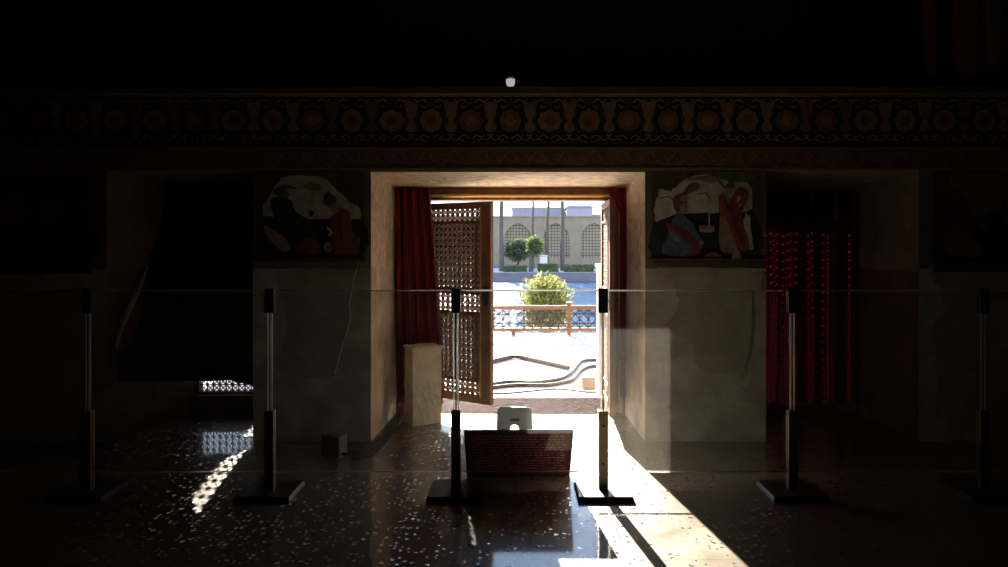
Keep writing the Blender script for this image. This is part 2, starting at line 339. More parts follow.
# bands above the openings
b = MB(); z0, z1 = 2.255, 2.415
b.box((-6.2, YW-.012, z0), (6.2, YW+.02, z1), M['ornament'])
b.box((-6.2, YW-.022, z0-.012), (6.2, YW, z0+.01), M['ornament_light'])
x = -6.1; k = 0
while x < 6.1:
    zc = (z0+z1)/2+.005; r = .045
    arc = [(x+(r*(1-a/9))*math.cos(a*.75+(math.pi if k % 2 else 0)), zc+(r*(1-a/9))*math.sin(a*.75+(math.pi if k % 2 else 0))) for a in range(9)]
    b.ribbon(arc, .012, YW-.016, M['ornament_light'], .004)
    b.ribbon([(x-.06, zc+(.05 if k % 2 else -.05)), (x-.02, zc+(.062 if k % 2 else -.062)), (x+.06, zc+(-.05 if k % 2 else .05))], .011, YW-.016, M['ornament_light'], .004)
    x += .115; k += 1
struct(b.build('trim_1'))
b = MB(); b.box((-6.2, YW-.03, 2.415), (6.2, YW+.02, 2.436), M['ledge']); struct(b.build('trim_2'))
b = MB(); z0, z1 = 2.436, 2.849
b.box((-6.2, YW-.008, z0), (6.2, YW+.02, z1), M['frieze_dark'])
per = .326; x = XW(392)-18*per; k = 0
def ell(cx, cz, rx, rz, n=22, lob=0, amp=0): return [(cx+rx*(1+amp*math.cos(lob*2*math.pi*i/n*1.0))*math.cos(2*math.pi*i/n), cz+rz*(1+amp*math.cos(lob*2*math.pi*i/n))*math.sin(2*math.pi*i/n)) for i in range(n)]
zc = z0+.215
while x < 6.0:
    if x > -6:
        cr = M['frieze_gold'] if random.random() < .62 else M['frieze_red']
        rx, rz = (.088, .095) if k % 2 else (.098, .088)
        # spandrel ground between two medallions
        h = x+per/2
        b.slab([(h-.06, z1-.045), (h+.06, z1-.045), (h+.045, zc+.06), (h+.028, zc), (h+.05, zc-.075), (h, zc-.10), (h-.05, zc-.075), (h-.028, zc), (h-.045, zc+.06)], YW-.010, YW-.004, M['frieze_red'] if random.random() < .4 else M['frieze_gold'])
        # pointed dark petals round the medallion, then the medallion
        b.slab(ell(x, zc, .135, .135, 40, 10, .07), YW-.0115, YW-.004, M['frieze_dark'])
        b.slab(ell(x, zc, rx, rz, 32, 8, .06), YW-.014, YW-.004, cr)
        b.slab(ell(x, zc, rx*.5, rz*.5, 24, 6, .16), YW-.0155, YW-.004, M['frieze_red'] if cr is M['frieze_gold'] else M['frieze_gold'])
        b.slab(ell(x, z1-.05, .03, .028, 16, 4, .15), YW-.014, YW-.004, M['frieze_blue'])
        for s_ in (-1, 1):
            b.ribbon([(v_.x, v_.y) for v_ in spline([(x+s_*.035, z1-.045, 0), (x+s_*.07, z1-.022, 0), (x+s_*.105, z1-.04, 0), (x+s_*.14, z1-.022, 0)], 3)], .011, YW-.0135, M['frieze_cream'], .006)
            def curl(pts, w_, m_):
                q = [(v_.x+random.uniform(-.004, .004), v_.y+random.uniform(-.004, .004)) for v_ in spline([(p_[0], p_[1], 0) for p_ in pts], 3)]; b.ribbon(q, w_, YW-.0135, m_, .006)
            curl([(x+s_*.015, zc-.15), (x+s_*.05, zc-.12), (x+s_*.085, zc-.135), (x+s_*.075, zc-.165), (x+s_*.055, zc-.15)], .009, M['frieze_cream'])
            curl([(x+s_*.085, zc-.135), (x+s_*.115, zc-.16), (x+s_*.15, zc-.15), (x+s_*.158, zc-.12), (x+s_*.135, zc-.115)], .009, M['frieze_cream'])
            curl([(x+s_*.01, zc-.185), (x+s_*.05, zc-.175), (x+s_*.10, zc-.19), (x+s_*.15, zc-.178)], .007, M['frieze_gold'])
            for lx, lz in ((.03, -.17), (.105, -.125), (.13, -.18), (.145, .155), (.06, .165)):
                a_ = random.uniform(0, 3); lw = random.uniform(.010, .016); ca, sa = math.cos(a_), math.sin(a_)
                b.slab([(x+s_*lx+p_*ca-q_*sa, zc+lz+p_*sa+q_*ca) for p_, q_ in ((-lw, 0), (0, -.005), (lw, 0), (0, .005))], YW-.0135, YW-.006, random.choice((M['frieze_cream'], M['frieze_gold'], M['frieze_blue'])))
            b.ribbon([(x+s_*.10, zc+.075), (x+s_*.118, zc+.02), (x+s_*.115, zc-.05), (x+s_*.09, zc-.10)], .008, YW-.0135, M['frieze_blue'], .006)
            b.ribbon([(x+s_*.03, zc+.12), (x+s_*.06, zc+.105), (x+s_*.085, zc+.13)], .008, YW-.0135, M['frieze_cream'], .006)
    x += per; k += 1
struct(b.build('trim_3'))
b = MB(); b.box((-6.2, YW-.07, 2.862), (6.2, YW+.14, 2.922), M['ledge']); b.box((-6.2, YW-.05, 2.849), (6.2, YW+.02, 2.862), M['ledge'])
b.box((-6.2, YW-.078, 2.858), (6.2, YW-.06, 2.868), M['frieze_cream'])
struct(b.build('trim_4', bevel=.004))
b = MB()                                    # mouldings of the recess at the upper right
for x0, x1, m in ((953, 973, M['frieze_red']), (983, 997, M['ledge']), (924, 932, M['frieze_red'])):
    X0, X1 = XW(x0, YW+.1), XW(x1, YW+.1); b.box((X0, YW+.03, 2.922), (X1, YW+.12, 5.4), m); b.box((X0-.03, YW+.02, 2.922), (X1+.03, YW+.12, 3.0), m)
b.box((XW(999, YW), YW+.03, 2.922), (XW(1060, YW), YW+.12, 3.03), M['ledge'])
struct(b.build('trim_5', bevel=.006))

# windows behind the alcove curtains: frame + wooden lattice
def lattice(b, org, ex, ez, w, h, p, bw, th, m, dense=True):
    """lattice of crossing bars filling w x h; ex, ez unit vectors, thickness along ex x ez"""
    ex, ez = Vector(ex), Vector(ez); ey = ex.cross(ez).normalized(); org = Vector(org)
    def bar(a, c, wd, t0, t1):
        a, c = Vector(a), Vector(c); d = (c-a); L_ = d.length
        if L_ < .004: return
        d /= L_; q = Vector((-d.y, d.x))*wd/2
        quad = [a-q, c-q, c+q, a+q]
        lo = [org+ex*v.x+ez*v.y+ey*t0 for v in quad]; hi = [org+ex*v.x+ez*v.y+ey*t1 for v in quad]; b.hexa(lo, hi, m)
    nx = max(1, round(w/p)); nz = max(1, round(h/p)); px, pz = w/nx, h/nz
    for i in range(nx+1): bar((i*px, 0), (i*px, h), bw, -th/2, th/2)
    for j in range(nz+1): bar((0, j*pz), (w, j*pz), bw, -th/2, th/2)
    if dense:
        def clip(a, c):
            # clip segment to the rectangle
            t0, t1 = 0.0, 1.0; d = c-a
            for q, lim in ((0, w), (1, h)):
                for sgn, bound in ((-1, 0.0), (1, lim)):
                    pq = sgn*d[q]; qq = sgn*(bound-a[q])
                    if abs(pq) < 1e-9:
                        if qq < 0: return None
                    else:
                        r = qq/pq
                        if pq < 0: t0 = max(t0, r)
                        else: t1 = min(t1, r)
            return (a+d*t0, a+d*t1) if t1 > t0 else None
        for s_ in (1, -1):
            for k in range(-nz-1, nx+nz+2):
                x0 = k*px; a = Vector((x0, 0)); c = Vector((x0+s_*h/pz*px, h)); q = clip(a, c)
                if q: bar(q[0], q[1], bw*.8, -th*.45, th*.45)
def window(n, X0, X1, Z0, Z1, p, f, boards=()):
    t = bpy.data.objects.new('window_%d' % n, None); COL.objects.link(t); struct(t); t.location = ((X0+X1)/2, 7.12, Z0)
    inv = Matrix.Translation((-t.location.x, -7.12, -Z0))
    def up(b): b.v = [tuple(inv @ Vector(v)) for v in b.v]; return b
    b = MB(); w = .03
    b.box((X0, 7.08, Z0), (X0+w, 7.16, Z1), M['wood']); b.box((X1-w, 7.08, Z0), (X1, 7.16, Z1), M['wood'])
    b.box((X0+w, 7.08, Z0), (X1-w, 7.16, Z0+.018), M['wood']); b.box((X0+w, 7.08, Z1-w), (X1-w, 7.16, Z1), M['wood'])
    up(b).build('frame', t)
    b = MB(); lattice(b, (X0+w, 7.12, Z0+.018), (1, 0, 0), (0, 0, 1), X1-X0-2*w, Z1-Z0-.018-w, p, p*f, .02, M['wood_lattice']); up(b).build('lattice', t)
    for a, c in boards:
        b = MB(); b.box((XW(a, 7.09), 7.085, Z0+.03), (min(XW(c, 7.09), X1-w), 7.105, Z1-w), M['wood']); up(b).build('mullion', t)  # boards added to cut the sun into stripes on the curtain
window(1, *OPEN[0], .062, .15); window(2, *OPEN[2], .078, .30, ((790, 797), (806, 812), (820, 824.5), (829, 837), (845, 858)))

# door frame with its threshold
d = bpy.data.objects.new('door_1', None); COL.objects.link(d); struct(d); d.location = (0, 7.1, 0)
def rel(b, o): L_ = o.location; b.v = [(v[0]-L_[0], v[1]-L_[1], v[2]-L_[2]) for v in b.v]; return b
b = MB(); b.hexa([(-1.03, YR-.005, 0), (1.01, YR-.005, 0), (1.01, 7.33, 0), (-1.03, 7.33, 0)], [(-1.03, 7.235, .102), (1.01, 7.235, .102), (1.01, 7.33, .102), (-1.03, 7.33, .102)], M['sill']); rel(b, d).build('threshold', d)
b = MB(); b.box((-1.141, YR-.03, 2.05), (1.054, YR, 2.165), M['wood']); b.box((-1.03, YR, 2.05), (1.01, YE, 2.13), M['wood']); rel(b, d).build('lintel', d, bevel=.006)
b = MB(); b.box((.885, YR-.03, .018), (1.02, YE-.02, 2.035), M['wood']); b.box((.985, YR-.045, .018), (1.025, YR-.03, 2.035), M['wood_pale']); rel(b, d).build('jamb', d, bevel=.005)
b = MB(); b.box((-1.03, YR-.03, .018), (-.965, YE-.02, 2.035), M['wood']); rel(b, d).build('jamb', d, bevel=.005)

# ================================================================== DOOR LEAVES
def door_leaf(label, hinge, free, flip=1):
    hx, hy = hinge; dx, dy = free[0]-hx, free[1]-hy; W = math.hypot(dx, dy); ang = math.atan2(dy, dx)
    t = thing('door_leaf', label, 'door', (hx, hy, .165), ang); H = 1.855; T = .05
    zs = dict(b0=0, b1=.075, s0=.19, s1=.205, m0=.80, m1=.835, k0=1.0, k1=1.06, u0=1.66, u1=1.675, t0=1.795, t1=H)
    y0, y1 = -T/2, T/2
    for x0, x1 in ((0, .09), (W-.105, W)):
        b = MB(); b.box((x0, y0, 0), (x1, y1, H), M['wood']); b.build('stile', t, bevel=.005)
    for z0, z1 in ((0, .075), (.19, .21), (.80, .84), (1.0, 1.06), (1.66, 1.68), (1.795, H)):
        b = MB(); b.box((.09, y0+.004, z0), (W-.105, y1-.004, z1), M['wood']); b.build('rail', t, bevel=.004)
    for s_ in (-1, 1):
        b = MB(); x0 = W-.118
        b.box((x0, s_*T/2-.008, .05), (x0+.014, s_*T/2+.008, H-.05), M['wood_pale']); b.build('bead', t, bevel=.003)
    for z0, z1, p, f in ((.075, .19, .058, .15), (.21, .80, .054, .25), (.84, 1.0, .058, .15), (1.06, 1.66, .054, .25), (1.68, 1.795, .058, .15)):
        b = MB(); lattice(b, (.09, 0, z0), (1, 0, 0), (0, 0, 1), W-.195, z1-z0, p, p*f, .022, M['wood_lattice'])
        if z1-z0 > .4:
            b.box((W-.185, -.014, z0), (W-.165, .014, z1), M['wood_lattice'])
        b.build('lattice_panel', t)
    b = MB()
    for zz in (.98,): b.tube([(W-.05, y1, zz), (W-.05, y1+.03, zz)], .012, M['blackmetal']); b.tube([(W-.05, y0, zz), (W-.05, y0-.03, zz)], .012, M['blackmetal'])
    b.box((W-.075, y0-.004, .90), (W-.025, y1+.004, 1.08), M['blackmetal']); b.build('lock_plate', t)
    return t
door_leaf('brown wooden lattice door leaf, half open, beside the long red curtain', (-.955, 7.13), (-.209, 6.62))
door_leaf('brown door leaf opened edge-on to the room at the right side of the doorway', (.866, 7.13), (.83, 6.2))

# ================================================================== CURTAINS
def cloth(name, label, left, right, folds, amp, mtl, nz=24, nx=90, parent=None, amp_fn=None):
    """left/right: functions v in 0..1 (top to hem) -> Vector; folds along u"""
    b = MB(); vs = []; fs = []
    for j in range(nz+1):
        v = j/nz; a, c = left(v), right(v); dirn = (c-a); n = Vector((dirn.y, -dirn.x, 0)).normalized()
        for i in range(nx+1):
            u = i/nx; A = amp*(amp_fn(u, v) if amp_fn else 1)
            p = a.lerp(c, u)+n*A*(math.sin(u*folds*2*math.pi+.8*math.sin(v*2.2+u*5))+.35*math.sin(u*folds*4.7*math.pi+1.3))
            vs.append(p)
    for j in range(nz):
        for i in range(nx): q = j*(nx+1)+i; fs.append((q, q+nx+1, q+nx+2, q+1))
    b.add(vs, fs, mtl, True)
    o = b.build(name, parent)
    if mtl is not M['redthin']: s = o.modifiers.new('thick', 'SOLIDIFY'); s.thickness = .004
    if label: tag(o, label, 'curtain')
    return o
V = Vector
cloth('curtain', 'long dark red curtain bunched at the left side of the open doorway', lambda v: V((-1.118+.02*v, 6.845, 2.155-2.03*v)),
      lambda v: V((-.80+.10*min(1, v*1.3)+.02*v, 6.855, 2.155-2.03*v)), 4.5, .024, M['red'])
cloth('curtain', 'narrow strip of dark red curtain behind the right door leaf', lambda v: V((.84+.145*min(1, v*9), 6.835-.01*(1-min(1, v*9)), 2.155-1.95*v)),
      lambda v: V((1.045, 6.84, 2.155-1.95*v)), 2.5, .012, M['red'])
# left alcove: dark curtain, its lower left corner pulled out towards the room
LE = spline([P(139, 178, 6.52), P(143, 225, 6.5), P(147, 265, 6.44), P(131, 305, 6.30), P(117, 345, 6.14), P(118, 381, 6.08)], 8)
HEM = [(0, 381), (.5, 377), (.62, 378), (1, 392)]
def le(v): f = v*(len(LE)-1); i = min(int(f), len(LE)-2); return LE[i].lerp(LE[i+1], f-i)
b = MB(); vs = []; fs = []; NX, NZ = 70, 40
for j in range(NZ+1):
    v = j/NZ; a = le(v)
    for i in range(NX+1):
        u = i/NX
        hp = 381 if u < .5 else 381-(u-.5)*12 if u < .6 else 379.8+(u-.6)*31
        rt = P(275-21*max(0, min(1, 1.6*(1-abs(v-.77)/.15))), 176+(hp-176)*v, 6.86); w = V((a.x+(rt.x-a.x)*u, a.y+(rt.y-a.y)*min(1, u*2.6), 0))
        zt = P(200, 176+(hp-176)*v, a.y+(6.86-a.y)*min(1, u*2.6)).z
        vs.append(V((w.x, w.y+.03*math.sin(u*26+1.2*math.sin(v*3))*(.3+.7*u), zt)))
for j in range(NZ):
    for i in range(NX): q = j*(NX+1)+i; fs.append((q, q+NX+1, q+NX+2, q+1))
b.add(vs, fs, M['darkcloth'], True)
al = b.build('curtain'); sm = al.modifiers.new('thick', 'SOLIDIFY'); sm.thickness = .004
tag(al, 'dark curtain across the left alcove with a corner pulled back', 'curtain')
b = MB(); vs = []; fs = []            # turned-back edge, the window light on it painted pale
TL = spline([P(147.5, 264, 6.40), P(138, 282, 6.32), P(126, 305, 6.20), P(117.5, 328, 6.10), P(114.5, 347, 6.06)], 8)
TR = spline([P(148.5, 266, 6.38), P(143, 285, 6.31), P(135, 304, 6.20), P(125, 326, 6.10), P(116.5, 350, 6.05)], 8)
for a, e in zip(TL, TR): vs += [a, (a+e)/2+V((0, -.015, 0)), e]
for i in range(len(TL)-1):
    for k in range(2): q = i*3+k; fs.append((q, q+1, q+4, q+3))
b.add(vs, fs, M['lining'], True); o = b.build('turned_edge', al); sm = o.modifiers.new('thick', 'SOLIDIFY'); sm.thickness = .004; o['label'] = 'paler lining of the turned-back edge'
cloth('curtain', 'red curtain pricked with points of light in the right alcove', lambda v: V((2.14, 6.93, 2.12-2.0*v)), lambda v: V((3.285, 6.95, 2.12-2.0*v)), 6.0, .035, M['redthin'], nx=160)
# curtain rod with end caps and rings
t = thing('curtain_rod', 'thin golden curtain rod across the top of the doorway', 'curtain rod', (-.05, 6.928, 2.09))
b = MB(); b.tube([(-.95, 0, 0), (1.05, 0, 0)], .014, M['gold'], 12); b.build('rod', t)
for x in (-.955, 1.055): b = MB(); b.lathe([(0, -.025), (.022, -.02), (.022, .02), (0, .025)], (x, 0, 0), M['gold'], 12); b.build('finial', t)
for x in (.02, -.45): b = MB(); b.tube([(x+.0, .018*math.cos(a*.6), -.002+.018*math.sin(a*.6)) for a in range(11)], .004, M['gold'], 6); b.build('ring', t)

# ================================================================== WALL PAINTINGS
def painting(label, org, sc, frame, shapes, ledge=None):
    c = crop(org, sc); x0, z0 = c(frame[0], frame[3]); x1, z1 = c(frame[2], frame[1])
    t = thing('wall_painting', label, 'wall painting', ((x0+x1)/2, YW, z0)); ox, oz = t.location.x, t.location.z
    def cv(p): q = c(*p); return (q[0]-ox, q[1]-oz)
    b = MB(); y = -.006
    b.slab(ragged([cv(p) for p in ((frame[0], frame[1]), (frame[2], frame[1]), (frame[2], frame[3]), (frame[0], frame[3]))], 6, .004), y, 0, M['f_border'])
    for k, (m, kind, data) in enumerate(shapes):
        yy = y-.0012*(k+1)
        if kind == 'p': pts = [cv(p) for p in data]; pts = [(v.x, v.y) for v in [Vector((p[0], p[1])) for p in spline([(q[0], q[1], 0) for q in pts+[pts[0]]], 3)[:-1]]]
        elif kind == 'r': pts = ragged([cv(p) for p in data], 5, .007)
        elif kind == 'e':
            cx, cy, rx, ry = data; pts = [cv((cx+rx*math.cos(a*math.pi/9), cy+ry*math.sin(a*math.pi/9))) for a in range(18)]
        elif kind == 'l':
            b.ribbon([cv(p) for p in data[1:]], data[0]/sc/121.0, yy, M['f_'+m], .001); continue
        b.slab(pts, yy, y+.0005, M['f_'+m])
    b.build('painted_panel', t)
    if ledge:
        xa, za = cv((ledge[0], ledge[3])); xb, zb = cv((ledge[2], ledge[1])); b = MB(); b.box((xa, -.04, za), (xb, 0, zb), M['f_line']); b.build('sill_moulding', t, bevel=.006)
    return t
painting('wall painting on right pier, a blue-robed seated figure facing a standing red figure', (640, 160), 5.154, (60, 55, 625, 520), [
    ('ground', 'p', ((75,300),(180,270),(430,262),(585,262),(590,512),(78,512))),
    ('white', 'r', ((80,315),(72,260),(78,225),(92,190),(95,152),(160,160),(205,120),(260,85),(330,72),(400,85),(470,95),(540,110),(578,150),(582,250),(545,265),(420,272),(300,272),(180,282))),
    ('sky', 'p', ((310,68),(440,58),(570,72),(585,112),(480,112),(400,92))),
    ('grey', 'p', ((230,150),(262,118),(305,118),(296,150),(250,172))),
    ('tan', 'p', ((215,110),(330,80),(400,100),(370,118),(300,105))),
    ('hair', 'l', (10, (395,95),(440,150),(470,165))),
    ('tan', 'p', ((410,285),(440,305),(500,462),(412,462))),
    ('white', 'r', ((540,268),(565,300),(582,460),(556,465),(530,330))),
    ('blue', 'p', ((180,280),(215,275),(250,310),(305,390),(322,435),(300,470),(240,496),(125,488),(115,440),(138,400),(152,330))),
    ('maroon', 'p', ((132,322),(180,335),(250,372),(308,440),(292,488),(225,500),(262,448),(200,388),(140,350))),
    ('tan', 'p', ((150,365),(185,385),(200,420),(160,400))),
    ('hair', 'e', (205,228,36,46)), ('tan', 'e', (225,196,20,20)), ('skin', 'e', (224,250,22,28)),
    ('blue', 'p', ((235,310),(262,318),(318,425),(305,432))), ('skin', 'e', (313,428,11,12)),
    ('skin', 'p', ((303,342),(375,340),(372,372),(310,370))), ('white', 'l', (8, (352,275),(352,338))), ('orange', 'e', (322,345,14,10)),
    ('red', 'p', ((403,190),(425,175),(442,235),(490,165),(530,158),(550,200),(525,260),(520,320),(545,400),(556,465),(510,462),(470,380),(440,310),(408,270))),
    ('white', 'e', (505,212,12,30)), ('skin', 'e', (455,152,20,24)), ('hair', 'e', (462,135,24,14)), ('skin', 'e', (433,298,9,9)),
    ('skin', 'p', ((480,465),(505,465),(515,510),(470,512))), ('hair', 'p', ((330,490),(370,472),(410,490),(400,512),(335,512))),
    ('maroon', 'l', (9, (430,200),(448,260),(492,240),(520,200))), ('line', 'l', (5, (470,270),(500,350),(540,440))), ('line', 'l', (7, (455,240),(480,330),(525,440))), ('sky', 'l', (6, (165,300),(170,380),(150,450))), ('sky', 'l', (6, (200,420),(210,470),(170,488))), ('hair', 'l', (7, (90,200),(140,190),(180,215))), ('hair', 'l', (6, (290,180),(330,170),(360,210))), ('line', 'l', (7, (170,420),(210,460),(190,490))),
    ('border', 'p', ((75,508),(590,508),(590,520),(75,520)))], (70, 522, 625, 548))
painting('dim wall painting on left pier, a dark figure and one in red robe', (250, 160), 5.158, (30, 45, 590, 500), [
    ('ground', 'p', ((68,300),(300,290),(570,295),(566,496),(70,490))),
    ('white', 'r', ((65,285),(70,240),(110,170),(160,95),(200,85),(300,75),(390,95),(440,140),(520,220),(572,250),(570,302),(300,306),(160,300))),
    ('grey', 'p', ((200,70),(440,62),(430,90),(300,82))),
    ('ground', 'e', (318,275,14,16)), ('tan', 'p', ((270,140),(330,110),(370,150),(330,160))),
    ('green', 'p', ((110,200),(160,190),(215,210),(240,270),(330,325),(352,420),(240,440),(200,380),(125,300))),
    ('hair', 'p', ((120,160),(180,125),(250,150),(190,150),(150,185))), ('grey', 'e', (178,178,26,22)),
    ('skin', 'p', ((80,335),(140,370),(212,440),(170,472),(85,385))), ('maroon', 'p', ((230,430),(330,400),(365,470),(250,490))), ('orange', 'p', ((300,440),(345,410),(365,475),(310,490))),
    ('red', 'p', ((430,300),(490,255),(522,290),(527,360),(562,420),(552,490),(450,498),(425,420),(408,380))),
    ('orange', 'p', ((445,430),(556,400),(552,492),(455,496))),
    ('hair', 'e', (418,212,30,34)), ('skin', 'e', (442,245,26,28)), ('white', 'l', (10, (400,350),(430,372),(405,390))), ('skin', 'e', (405,450,22,26)),
    ('line', 'l', (7, (460,300),(480,380),(470,420)))], (28, 502, 600, 525))
painting('dark flaking wall painting on the pier right of the right alcove', (740, 150), 2.836, (548, 58, 752, 318), [
    ('grey', 'r', ((600,62),(745,66),(745,180),(660,190),(640,140),(605,110),(590,90))),
    ('ground', 'p', ((555,250),(640,260),(700,180),(745,190),(745,312),(552,312))),
    ('hair', 'p', ((570,260),(640,235),(690,300),(600,300))), ('grey', 'e', (690,215,12,14)), ('grey', 'e', (735,100,12,14))], (545, 320, 756, 345))
painting('almost black wall painting on the pier left of the left alcove', (-60, 150), 2.27, (30, 60, 340, 262), [
    ('ground', 'p', ((40,150),(330,170),(335,255),(40,255))),
    ('maroon', 'p', ((130,110),(190,100),(200,160),(140,165))), ('grey', 'p', ((230,130),(270,110),(265,170),(235,180)))], (25, 264, 345, 280))

# bright thin wire down the left pier
b = MB(); zig = [P(px, py, YW-.012) for px, py in ((360,236),(358,246),(359,262),(355,274),(352,290),(349,305),(351,318),(347,332),(342,347),(338,362),(335,374))]
b.tube(zig, .0035, M['edge'], 6); tag(b.build('hanging_wire'), 'thin pale wire running crookedly down the left pier', 'wire')

# ================================================================== THINGS IN THE ROOM
# plaster-covered plinth: rough subdivided block
def rough_block(w, dpt, h, m, seg=(7, 7, 16), a=.004):
    bm = bmesh.new(); bmesh.ops.create_cube(bm, size=1)
    for v in bm.verts: v.co = Vector((v.co.x*w, v.co.y*dpt, (v.co.z+.5)*h))
    bmesh.ops.subdivide_edges(bm, edges=bm.edges, cuts=9, use_grid_fill=True)
    for v in bm.verts: v.co += Vector((random.uniform(-a, a), random.uniform(-a, a), random.uniform(-a, a) if v.co.z > .01 else 0))
    b = MB(); bm.verts.index_update(); b.add([v.co.copy() for v in bm.verts], [[v.index for v in f.verts] for f in bm.faces], m); bm.free(); return b
R30 = math.radians(30); w, dd = .285, .20
cxy = V((-.915, 6.50, 0))+V((math.cos(R30), math.sin(R30), 0))*w/2+V((-math.sin(R30), math.cos(R30), 0))*dd/2
t = thing('plinth', 'pale plaster-covered block standing in front of the red curtain', 'plinth', cxy, R30)
rough_block(w, dd, .685, M['plinth']).build('body', t, bevel=.006)
b = rough_block(w+.012, dd+.012, .022, M['plinth'], a=.006); b.v = [(x, y, z+.683) for x, y, z in b.v]; b.build('top_slab', t)

# bundle of cables from the alcove corner round the jamb to the grey box
for k in range(5):
    o_ = k*.021; z = .012+.02*(k % 2)
    pts = [G(396+k*2.1, 415), G(390+k*2.0, 425), G(382+k*2.0, 436+k*.5), G(372+k*1.8, 445.5+k*1.7), G(361, 450.5+k*2.2), G(352, 453+k*1.9)]
    pts = [p+V((random.uniform(-.002, .002), 0, .0085)) for p in pts]
    b = MB(); b.tube(spline(pts, 6), .0082, M['cable'], 8)
    tag(b.build('cable'), 'black cable curving out of the alcove beside the left jamb', 'cable', 'black cables at the left jamb')
t = thing('junction_box', 'small grey box on the floor at the end of the black cables', 'junction box', G(335, 456), math.radians(-24))
b = MB(); b.box((-.075, -.05, .012), (.075, .06, .165), M['greybox']); b.build('body', t, bevel=.012)
b = MB(); b.box((-.083, -.062, .008), (.083, -.048, .172), M['greybox']); b.build('cover', t, bevel=.008)
b = MB(); b.tube([(.07, .0, .03), (.125, -.01, .022)], .014, M['blackmetal']); b.build('cable_gland', t)
b = MB()
for s_ in (-1, 1): b.box((s_*.055-.012, -.05, 0), (s_*.055+.012, .06, .014), M['blackmetal'])
b.build('foot_strip', t)

# small lamp on the ledge
pl = P(510.5, 87.2, YW-.045); pl.z = 2.922
t = thing('spotlight', 'small white lamp with black top on the ledge above the doorway', 'lamp', pl)
b = MB(); b.lathe([(0, .0), (.018, .002), (.030, .014), (.036, .032), (.037, .062), (0, .075)], (0, 0, 0), M['lampwhite']); b.build('lamp_cup', t)
b = MB(); b.lathe([(0, .075), (.055, .075), (.055, .082), (.036, .09), (.032, .125), (.02, .135), (0, .135)], (0, 0, 0), M['blackmetal']); b.build('cap', t)
b = MB(); b.box((-.012, .0, .085), (.012, .17, .11), M['blackmetal']); b.build('bracket', t)

# glass barrier
YG = 4.78
PX = [(p-CX)/F*YG for p in (88, 270, 456, 603, 792, 983)]
plab = ['slim metal barrier post farthest left, in the dark before the left alcove', 'slim metal barrier post before the left painted pier',
        'dark metal barrier post just left of the red board', 'metal barrier post standing in the sunlit patch right of the red board',
        'slim metal barrier post before the right alcove', 'barely visible metal barrier post farthest right in the dark']
def post(x, rz, lab):
    t = thing('barrier_post', lab, 'barrier post', (x, YG, 0), rz, 'glass barrier posts')
    b = MB(); b.hexa([(-.18,-.17,0),(.18,-.17,0),(.18,.18,0),(-.18,.18,0)], [(-.174,-.162,.032),(.174,-.162,.032),(.174,.172,.032),(-.174,.172,.032)], M['blackmetal']); b.build('base_plate', t, bevel=.006)
    b = MB()
    b.box((-.031, -.026, .02), (.031, -.006, .545), M['metal']); b.box((-.031, .006, .02), (.031, .026, .545), M['metal']); b.box((-.029, -.006, .02), (.029, .006, .12), M['metal'])
    b.build('column', t, bevel=.003)
    b = MB(); b.box((-.03, -.022, 1.185), (.03, -.006, 1.345), M['blackmetal']); b.box((-.03, .006, 1.185), (.03, .022, 1.345), M['blackmetal']); b.box((-.03, -.022, 1.337), (.03, .022, 1.345), M['blackmetal']); b.build('clamp', t, bevel=.003)
    b = MB(); b.box((-.005, -.004, .5), (.005, .004, 1.19), M['metal']); b.build('spine', t)
    for s_ in (-1, 1):
        for zz in (.2, .45): b = MB(); b.tube([(s_*0, -.026, zz), (0, -.031, zz)], .008, M['blackmetal'], 10) if s_ < 0 else b.tube([(0, .026, zz), (0, .031, zz)], .008, M['blackmetal'], 10); b.build('bolt', t)
    return t
for x, l in zip(PX, plab): post(x, 0, l)
bx = [-4.05]+PX+[4.3]
glab = ['clear glass barrier panel ending left of the farthest left post', 'clear glass panel spanning the view of the left alcove', 'clear glass panel before the left pier and the plinth',
        'clear glass panel in the doorway with red board leaning on it', 'clear glass panel across the right pier with the white haze', 'clear glass panel across the right alcove', 'clear glass panel ending right of the farthest right post']
for k in range(7):
    x0, x1 = bx[k]+.009, bx[k+1]-.009; z0, z1 = .14, 1.335
    t = thing('glass_panel', glab[k], 'glass panel', ((x0+x1)/2, YG, z0), 0, 'glass barrier panels'); hw = (x1-x0)/2
    b = MB(); b.box((-hw+.004, -.005, .004), (hw-.004, .005, z1-z0-.006), M['glass']); b.build('pane', t)
    b = MB(); b.tube([(-hw, 0, z1-z0-.004), (hw, 0, z1-z0-.004)], .0056, M['edge'], 10); b.build('top_edge', t)
    b = MB(); b.tube([(-hw, 0, .003), (hw, 0, .003)], .005, M['edge'], 10); b.build('bottom_edge', t)
    for s_ in (-1, 1):
        b = MB(); b.tube([(s_*(hw-.005), 0, .008), (s_*(hw-.005), 0, z1-z0-.012)], .004, M['edge'], 10); b.build('side_edge', t)

